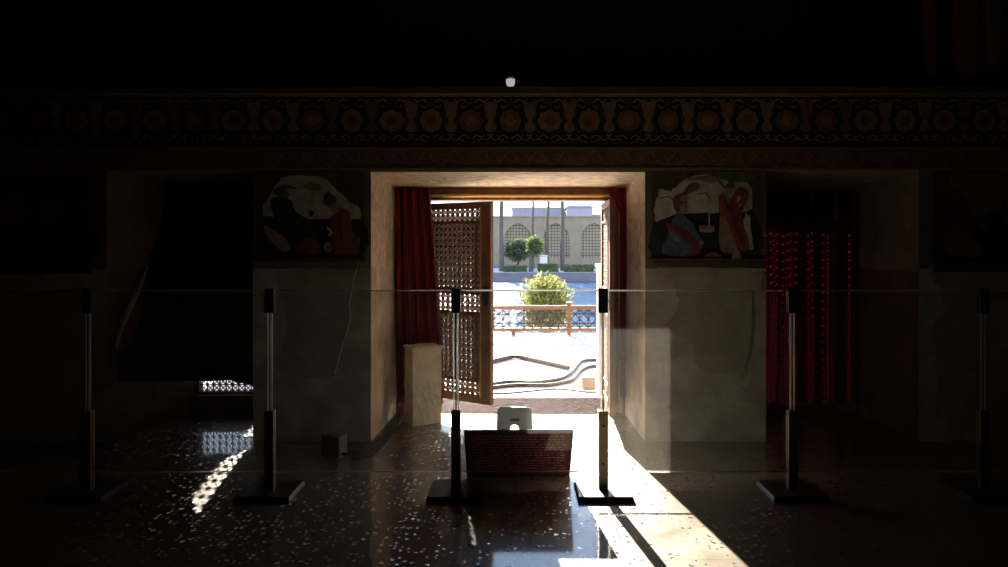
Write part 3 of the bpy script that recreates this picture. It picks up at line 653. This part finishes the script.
# dark red lettered board leaning on the glass
bt = math.atan2(.32, .395); Lb = math.hypot(.32, .395)
t = thing('notice_board', 'dark red board with rows of pale lettering leaning against the glass', 'board', (.024, 5.13, .004))
RB = Matrix.Rotation(bt, 3, 'X')           # board plane: local x, z up; leans towards the camera (-y)
def lean(b): b.v = [tuple(RB @ Vector(v)) for v in b.v]; return b
hw = .362
b = MB(); b.box((-hw+.02, -.004, .015), (hw-.02, .012, Lb-.015), M['board']); lean(b).build('panel', t)
b = MB()
b.box((-hw, -.010, 0), (-hw+.022, .016, Lb), M['boardframe']); b.box((hw-.022, -.010, 0), (hw, .016, Lb), M['boardframe'])
b.box((-hw+.022, -.010, 0), (hw-.022, .016, .016), M['boardframe']); b.box((-hw+.022, -.010, Lb-.016), (hw-.022, .016, Lb), M['boardframe'])
lean(b).build('frame', t, bevel=.003)
b = MB(); b.box((-hw+.015, .013, .010), (hw-.015, .017, Lb-.010), M['boardframe']); lean(b).build('back_sheet', t)  # dark back added to stop red light bouncing onto the stand
row = 0; z = Lb-.05
while z > .05:
    b = MB(); b.box((-hw+.035, -.0046, z-.008), (hw-.035, -.0036, z+.009), M['board']); x = -hw+.05+random.uniform(0, .02)
    while x < hw-.06:
        wl = random.uniform(.008, .034)
        if random.random() < .84: b.box((x, -.0052, z-.0035), (min(x+wl, hw-.04), -.0035, z+random.choice((.0035, .0055))), M['letter'])
        x += wl+random.uniform(.005, .012)
    lean(b).build('lettering', t); z -= .030

# pale grey folding floor stand behind the board
st = P(514.5, 407, 5.5); H = st.z
t = thing('floor_stand', 'pale grey rounded plastic folding stand behind the red board', 'floor stand', (st.x, 5.5, 0))
def stand_panel(sgn):
    b = MB(); th = math.atan2(.11, H)*sgn; Lp = math.hypot(.11, H); W0, W1 = .140, .132
    # body above the leg gap, split round the hand slot so that the slot is open
    def q(x0, z0, x1, z1): b.box((x0, -.006, z0), (x1, .006, z1), M['stool'])
    for s_ in (-1, 1):
        pts = [(s_*.033, 0), (s_*W0, 0), (s_*W1, Lp-.045), (s_*(W1-.008), Lp-.02), (s_*(W1-.025), Lp-.006), (s_*(W1-.045), Lp), (0, Lp), (0, .335), (s_*.036, .335), (s_*.036, .315), (0, .315), (0, .29), (s_*.022, .285), (s_*.033, .262)]
        b.slab(pts, -.006, .006, M['stool'])
    R_ = Matrix.Rotation(th, 3, 'X'); b.v = [tuple(R_ @ Vector((v[0], v[1], v[2]-Lp))+Vector((0, sgn*.007, H))) for v in b.v]; return b
stand_panel(-1).build('front_panel', t, bevel=.003); stand_panel(1).build('back_panel', t, bevel=.003)
b = MB(); b.box((-.042, .006, -.118), (.042, .010, -.082), M['greybox']); R_ = Matrix.Rotation(-math.atan2(.11, H), 3, 'X'); b.v = [tuple(R_ @ Vector(v)+Vector((0, -.007, H))) for v in b.v]; b.build('slot_backing', t)
b = MB()
b.tube([(-.07, 0, H-.006), (.07, 0, H-.006)], .007, M['stool'], 8); b.build('hinge', t)

# ================================================================== OUTSIDE
YT = 13.15
b = MB(); b.box((-14, YE, -.3), (16, YT, 0), M['terrace']); struct(b.build('terrace'))
b = MB(); b.box((-14, YT, -1.2), (16, 18.6, -.8), M['plaza']); struct(b.build('lower_path'))
b = MB(); b.box((-40, 18.6, -1.2), (50, 47.6, -.92), M['water']); struct(b.build('pool_water'))
b = MB(); b.box((-60, 47.6, -1.2), (80, 48.2, -.36), M['bank']); b.box((-60, 47.35, -1.2), (80, 47.6, -.62), M['bank']); struct(b.build('pool_kerb'))
b = MB(); b.box((-90, 48.2, -1.2), (110, 160, -.4), M['plaza']); struct(b.build('plaza_ground'))

# hoses, rope and fittings lying on the terrace
def gpath(pts, z, n=6): return spline([G(px, py)+V((0, 0, z)) for px, py in pts], n)
b = MB(); b.tube(gpath(((440,389),(485,386.5),(510,383.3),(530,384.3),(548,382.7),(562,379.8),(572,373.5),(578,366),(584,362),(603,361),(640,360)), .021), .021, M['hose']); tag(b.build('hose'), 'thick brown hose curving over the terrace, the upper of two', 'hose', 'brown hoses on the terrace')
b = MB(); b.tube(gpath(((440,392),(485,389.8),(515,386.8),(545,386.9),(562,384.6),(573,381),(580,373),(588,368.6),(603,367),(640,366)), .021), .021, M['hose']); tag(b.build('hose'), 'thick brown hose just below the other, nearer the threshold', 'hose', 'brown hoses on the terrace')
b = MB(); b.tube(gpath(((440,396),(485,394.3),(510,393.5),(540,390.6),(560,389.5),(576,391.2),(590,393),(612,394),(640,394.5)), .008), .008, M['greyhose']); tag(b.build('cable'), 'thin grey cable lying along the terrace behind the threshold', 'cable')
b = MB(); rp = [G(px, py)+V((0, 0, .028)) for px, py in ((440,376),(470,368.5),(493,363.5),(512,358.8),(520,359),(545,364.5),(569,370))]; b.tube(rp, .026, M['rope'], 9, smooth=False)
for k in range(len(rp)-1):
    n = int((rp[k+1]-rp[k]).length/.035)
    for i in range(n):
        c = rp[k].lerp(rp[k+1], i/n); d_ = (rp[k+1]-rp[k]).normalized(); u = d_.cross(V((0, 0, 1)))
        b.tube([c-u*.024+V((0, 0, .008)), c+V((0, 0, .026))+d_*.012, c+u*.024+d_*.024+V((0, 0, .008))], .008, M['rope'], 5)
tag(b.build('rope'), 'bent tan rope lying across the white terrace', 'rope')
g = G(588.5, 389); t = thing('electric_box', 'small tan box standing on the terrace beside the hoses', 'box', g, .1)
b = MB(); b.box((-.07, -.05, 0), (.07, .06, .13), M['carton']); b.build('body', t, bevel=.006)
b = MB(); b.box((-.073, -.053, .118), (.073, .063, .138), M['carton']); b.build('lid', t, bevel=.004)
g = G(601, 388); t = thing('tap_fitting', 'small grey pipe fitting on the terrace next to the tan box', 'pipe fitting', g)
b = MB(); b.tube([(0, 0, 0), (0, 0, .12)], .017, M['greybox'], 10); b.build('pipe', t)
b = MB(); b.tube([(0, 0, .09), (-.045, -.01, .10), (-.05, -.01, .06)], .012, M['greybox'], 8); b.build('spout', t)
b = MB(); b.tube([(-.03, 0, .13), (.03, 0, .145)], .009, M['greybox'], 8); b.build('handle', t)
t = thing('stone_post', 'white low post outside beside the right door leaf', 'post', (1.0, 7.72, 0))
b = MB(); b.box((-.125, -.09, 0), (.09, .09, 1.38), M['white']); b.build('shaft', t, bevel=.008)
b = MB(); b.box((-.14, -.105, 1.38), (.105, .105, 1.415), M['white']); b.build('cap', t, bevel=.008)

t = thing('terrace_pillar', 'square plaster pillar on the terrace outside the left alcove window', 'pillar', (-3.47, 11.0, 0))  # pillar added out of view to shade the left alcove window
b = MB(); b.box((-.40, -.3, .12), (.40, .3, 4.1), M['exterior']); b.build('shaft', t, bevel=.02)
b = MB(); b.box((-.43, -.36, 0), (.43, .36, .12), M['exterior']); b.build('base', t, bevel=.015)
b = MB(); b.box((-.43, -.35, 4.1), (.43, .35, 4.25), M['exterior']); b.build('capital', t, bevel=.015)

# low wooden railing with lattice bays
YF = 12.9; t = thing('railing', 'low wooden railing with lattice bays at the terrace edge', 'railing', (0, YF, 0))
x1 = XW(569, YF); sp_ = .984; xsP = [x1+sp_*k for k in range(-8, 8)]
for x in xsP:
    if round((x-x1)/sp_) % 2 == 0:
        b = MB(); b.box((x-.036, -.036, 0), (x+.036, .036, .56), M['railwood']); b.box((x-.044, -.044, .555), (x+.044, .044, .585), M['railwood']); b.build('post', t)
    else:
        b = MB(); b.box((x-.04, -.03, 0), (x+.04, .03, .068), M['railwood']); b.build('foot_block', t)
for a, c in zip(xsP[:-1], xsP[1:]):
    for z0, z1 in ((.455, .525), (.068, .13)):
        b = MB(); b.box((a, -.028, z0), (c, .028, z1), M['railwood']); b.build('rail', t)
    b = MB(); A, C_ = a+.036, c-.036; wv = C_-A
    def bar(p, q, r=.011): b.tube([(p[0], 0, p[1]), (q[0], 0, q[1])], r, M['raillattice'], 5, smooth=False)
    zb, zt = .13, .455; n = 6
    for k in range(1, n): bar((A+wv*k/n, zb), (A+wv*k/n, zt))
    for zz in (zb+.08, zt-.08): bar((A, zz), (C_, zz))
    for k in range(3):
        xa, xb = A+wv*k/3, A+wv*(k+1)/3; bar((xa, zb), (xb, zt)); bar((xa, zt), (xb, zb))
        xm = (xa+xb)/2; zm = (zb+zt)/2; bar((xa, zm), (xm, zt)); bar((xm, zt), (xb, zm)); bar((xb, zm), (xm, zb)); bar((xm, zb), (xa, zm))
    b.build('lattice_bay', t)

# leaves
def leaves(b, c, r, n, size, m, shell=.55, flat=1.0, boxy=False):
    vs = []; fs = []
    for i in range(n):
        if boxy: p = V((random.uniform(-1, 1)*r[0], random.uniform(-1, 1)*r[1], random.uniform(-1, 1)*r[2]))
        else:
            d_ = V((random.gauss(0, 1), random.gauss(0, 1), random.gauss(0, 1))).normalized(); q = shell+(1-shell)*random.random()
            lump = 1+.16*math.sin(d_.x*7+d_.z*5)*math.cos(d_.y*6+d_.z*4)
            p = V((d_.x*r[0], d_.y*r[1], d_.z*r[2]))*q*lump
        s_ = size*random.uniform(.6, 1.4); a = V((random.gauss(0, 1), random.gauss(0, 1), random.gauss(0, 1))).normalized(); e = a.orthogonal().normalized()
        e = (Matrix.Rotation(random.uniform(0, 6.28), 3, a) @ e); w = a.cross(e)
        o = len(vs); p = p+Vector(c); vs += [p-e*s_, p-w*s_*.42, p+e*s_, p+w*s_*.42]; fs.append((o, o+1, o+2, o+3))
    b.add(vs, fs, m)
def plant(name, label, cat, loc, crowns, trunk, tm, lm, n, size, group=None, shell=.5):
    t = thing(name, label, cat, loc, 0, group)
    if trunk: b = MB(); b.tube(trunk[0], trunk[1], M['bark'], 9, r1=trunk[2]); b.build('trunk', t)
    b = MB()
    for c, r in crowns: leaves(b, c, r, int(n/len(crowns)), size, lm, shell)
    b.build('foliage', t); return t
YB = 17.0; cb = P(545.5, 302, YB)
t = thing('bush', 'yellow-green rounded bush behind the wooden railing', 'bush', (cb.x, YB, -.8))
b = MB()
for k in range(7): a = k*.9; b.tube([(0, 0, 0), (.12*math.cos(a), .12*math.sin(a), .5), (.42*math.cos(a), .42*math.sin(a), 1.25)], .02, M['bark'], 6, r1=.008)
b.build('stems', t)
b = MB(); leaves(b, (0, 0, cb.z+.8+.02), (.62, .6, .66), 4200, .05, M['leaf_yellow'], .35); leaves(b, (.03, 0, cb.z+.8-.36), (.55, .53, .36), 1500, .05, M['leaf_yellow'], .3)
b.build('foliage', t)

def at(px, Y): return (px-CX)/F*Y
# tall bare trunks before the arcade
for px, Y, r, lab in ((501.5, 51, .19, 'tall slender tree trunk beyond the pool, first from the left'), (533, 55, .11, 'tall thin tree trunk beyond the pool rising behind the shrubs'),
                      (547, 54, .14, 'tall slightly crooked tree trunk beyond the pool, left of centre arch'), (562.5, 52, .17, 'tall straight tree trunk beyond the pool before the middle arch')):
    t = thing('tree', lab, 'tree', (at(px, Y), Y, -.4), 0, 'tall trees beyond the pool'); j = .12 if px == 547 else .03
    pts = [(random.uniform(-j, j), 0, z) for z in (1.2, 2.4, 3.6, 4.8, 6, 8, 10)]
    b = MB(); b.tube(spline([(0, 0, 0)]+pts, 4), r, M['bark'], 9, r1=r*.5); b.build('trunk', t)
    b = MB(); leaves(b, (0, 0, 10), (.46, .46, 2.6), 700, .16, M['leaf_dark'], .3); b.build('foliage', t)
t = thing('tree', 'round dark green tree before the left arch beyond the pool', 'tree', (at(518, 52.4), 52.4, -.4))
b = MB(); b.tube([(0, 0, 0), (.02, 0, .9)], .09, M['bark'], 8); b.build('trunk', t)
b = MB(); leaves(b, (-.05, 0, 1.45), (.95, .9, .82), 2200, .11, M['leaf_dark'], .4); leaves(b, (.3, 0, 1.75), (.7, .7, .6), 900, .11, M['leaf_dark'], .4); b.build('foliage', t)
t = thing('tree', 'small tree with yellow-green top and dark stem beyond the pool', 'tree', (at(531, 50.1), 50.1, -.4))
b = MB(); b.tube([(0, 0, 0), (.03, 0, 1.2)], .17, M['bark'], 8, r1=.12); b.build('trunk', t)
b = MB(); leaves(b, (.25, 0, 1.75), (.62, .6, .75), 1500, .10, M['leaf_mid'], .4); b.build('foliage', t)
for a, c, h, m, lab in ((503, 527, .42, 'leaf_dark', 'dark clipped hedge beyond the pool under the round tree'), (538, 558, .55, 'leaf_mid', 'light green hedge beyond the pool behind the bush top'),
                        (564, 594, .48, 'leaf_mid', 'green hedge beyond the pool under the right arches')):
    Y = 50; t = thing('hedge', lab, 'hedge', (at((a+c)/2, Y), Y, -.4)); hw = at(c, Y)/2-at(a, Y)/2
    b = MB(); leaves(b, (0, 0, h/2), (hw, .4, h/2), 900, .09, M[m], boxy=True); b.build('foliage', t)
    b = MB(); b.box((-hw*.9, -.3, 0), (hw*.9, .3, h*.8), M['leaf_dark']); b.build('core', t)
t = thing('kiosk', 'small white box-shaped stand beyond the pool between the trunks', 'kiosk', (at(543.5, 51.2), 51.2, -.4))
b = MB(); b.box((-.26, -.25, 0), (.26, .25, 1.05), M['white']); b.build('body', t, bevel=.02)
b = MB(); b.box((-.30, -.29, 1.05), (.30, .29, 1.13), M['white']); b.build('top', t, bevel=.02)

# arcade wall with pointed lattice windows
YA = 57.4; t = thing('arcade_wall', 'long tan brick wall with pointed lattice arches beyond the pool', 'building', (0, YA, -.4))
arches = [at(518, YA)+3.0*k for k in range(-5, 8)]; ZS, ZP, ZT = .80, 2.30, 3.55; AW = 1.06
def arch(cx, n=8):
    w = AW; right = [(cx+w, ZS)]
    for i in range(n): th = math.acos(.375)*i/n; right.append((cx-.6*w+1.6*w*math.cos(th), ZP+(ZT-ZP)*math.sin(th)/math.sin(math.acos(.375))))
    return right+[(cx, ZT)]+[(2*cx-x, z) for x, z in right[::-1]]
b = MB(); X0, X1, HT = -22, 32, 4.02
b.box((X0, 0, 0), (X1, .5, ZS), M['brickwall'])
edges = [X0]+[e for c in arches for e in (c-AW, c+AW)]+[X1]
for k in range(0, len(edges), 2): b.box((edges[k], 0, ZS), (edges[k+1], .5, HT), M['brickwall'])
for c in arches:                                   # spandrels over each arch
    o = [p for p in arch(c) if p[1] >= ZP]; half = len(o)//2
    for seg in range(len(o)-1):
        (xa, za), (xb, zb) = o[seg], o[seg+1]
        b.slab([(xa, za), (xb, zb), (xb, HT), (xa, HT)], 0, .5, M['brickwall'])
b.build('wall', t)
b = MB(); b.box((X0, -.08, HT-.02), (X1, .6, HT+.08), M['brickwall']); b.box((X0, -.06, .0), (X1, 0, .16), M['bank']); b.build('coping', t)
for c in arches:
    b = MB(); b.slab(arch(c), .32, .36, M['screen'])  # cream slab painted for the bright view through the openwork
    o = arch(c); zz = ZS
    def top(x):
        q = min(1, max(.375, (abs(x-c)/AW+.6)/1.6)); return ZP+(ZT-ZP)*math.sin(math.acos(q))/math.sin(math.acos(.375))
    n = 9
    for i in range(1, n): x = c-AW+2*AW*i/n; b.box((x-.03, .22, ZS), (x+.03, .32, top(x)), M['screenbar'])
    z = ZS+.2
    while z < ZT-.1:
        if z <= ZP: hw = AW
        else:
            hw = 0
            for i in range(60):
                xx = AW*i/60
                if top(c+xx) >= z: hw = xx
        b.box((c-hw, .22, z-.03), (c+hw, .32, z+.03), M['screenbar']); z += .235
    b.box((c-AW, .18, 1.15), (c+AW, .34, 1.24), M['brickwall'])
    b.build('lattice_window', t)

# building far behind, its distance haze painted into the blue colours
YD = 120; t = thing('far_building', 'pale blue-grey building far behind the arcade wall', 'building', (at(550, YD), YD, -.4)); sc = F/YD
def zz(py): return EYE-(py-CY)/sc+.4
def xx(px): return (px-550)/sc
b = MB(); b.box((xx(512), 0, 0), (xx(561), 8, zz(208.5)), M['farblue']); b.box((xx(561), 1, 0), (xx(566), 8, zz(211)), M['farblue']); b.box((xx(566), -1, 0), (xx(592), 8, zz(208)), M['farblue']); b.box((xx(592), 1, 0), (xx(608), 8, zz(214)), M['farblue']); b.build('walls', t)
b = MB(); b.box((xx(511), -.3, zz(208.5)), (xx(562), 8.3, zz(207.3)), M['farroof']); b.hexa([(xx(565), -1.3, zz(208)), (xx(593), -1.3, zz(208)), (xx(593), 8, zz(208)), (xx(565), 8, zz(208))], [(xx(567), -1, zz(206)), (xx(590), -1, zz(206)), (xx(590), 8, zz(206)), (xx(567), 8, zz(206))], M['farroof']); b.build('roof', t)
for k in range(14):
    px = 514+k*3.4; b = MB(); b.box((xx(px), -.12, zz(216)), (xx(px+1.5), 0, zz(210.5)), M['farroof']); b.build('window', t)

# ================================================================== LIGHT
az, el = math.atan(.150), math.atan(.39)
L_ = bpy.data.lights.new('sun', 'SUN'); L_.energy = 27.0; L_.angle = math.radians(.53); L_.color = (1, .91, .76)
so = bpy.data.objects.new('sun', L_); COL.objects.link(so)
dirn = V((math.sin(az)*math.cos(el), -math.cos(az)*math.cos(el), -math.sin(el))); so.rotation_euler = dirn.to_track_quat('-Z', 'Y').to_euler(); so.location = (-6, 40, 20)
w = bpy.data.worlds.new('sky'); S.world = w; w.use_nodes = True; N, L = w.node_tree.nodes, w.node_tree.links
bg = N['Background']; tc = N.new('ShaderNodeTexCoord'); sx = N.new('ShaderNodeSeparateXYZ'); L.new(tc.outputs['Generated'], sx.inputs[0])
cr = N.new('ShaderNodeValToRGB'); e = cr.color_ramp.elements
e[0].position = 0.0; e[0].color = (1, .99, .97, 1); e[1].position = 1; e[1].color = (.20, .38, .80, 1)
x_ = e.new(.09); x_.color = (.95, .98, 1, 1); x_ = e.new(.30); x_.color = (.52, .70, 1, 1)
L.new(sx.outputs['Z'], cr.inputs['Fac']); L.new(cr.outputs['Color'], bg.inputs['Color']); bg.inputs['Strength'].default_value = 1.75

# ================================================================== CAMERA
cd = bpy.data.cameras.new('camera'); co = bpy.data.objects.new('camera', cd); COL.objects.link(co); S.camera = co
cd.sensor_width = 36; cd.lens = F/1008*36; co.location = (0, 0, EYE); co.rotation_euler = (math.pi/2, 0, 0)
cd.shift_x = -(CX-504)/1008; cd.shift_y = -(283.5-CY)/1008; cd.clip_end = 500
v = S.view_settings; S.display_settings.display_device = 'sRGB'; v.view_transform = 'Standard'; v.look = 'None'; v.gamma = 1; v.exposure = 0.88; v.use_curve_mapping = False
c = S.cycles
c.blur_glossy = .25; c.max_bounces = 12; c.diffuse_bounces = 6; c.glossy_bounces = 6; c.transparent_max_bounces = 24; c.transmission_bounces = 6
c.sample_clamp_indirect = 6.0; c.use_denoising = True
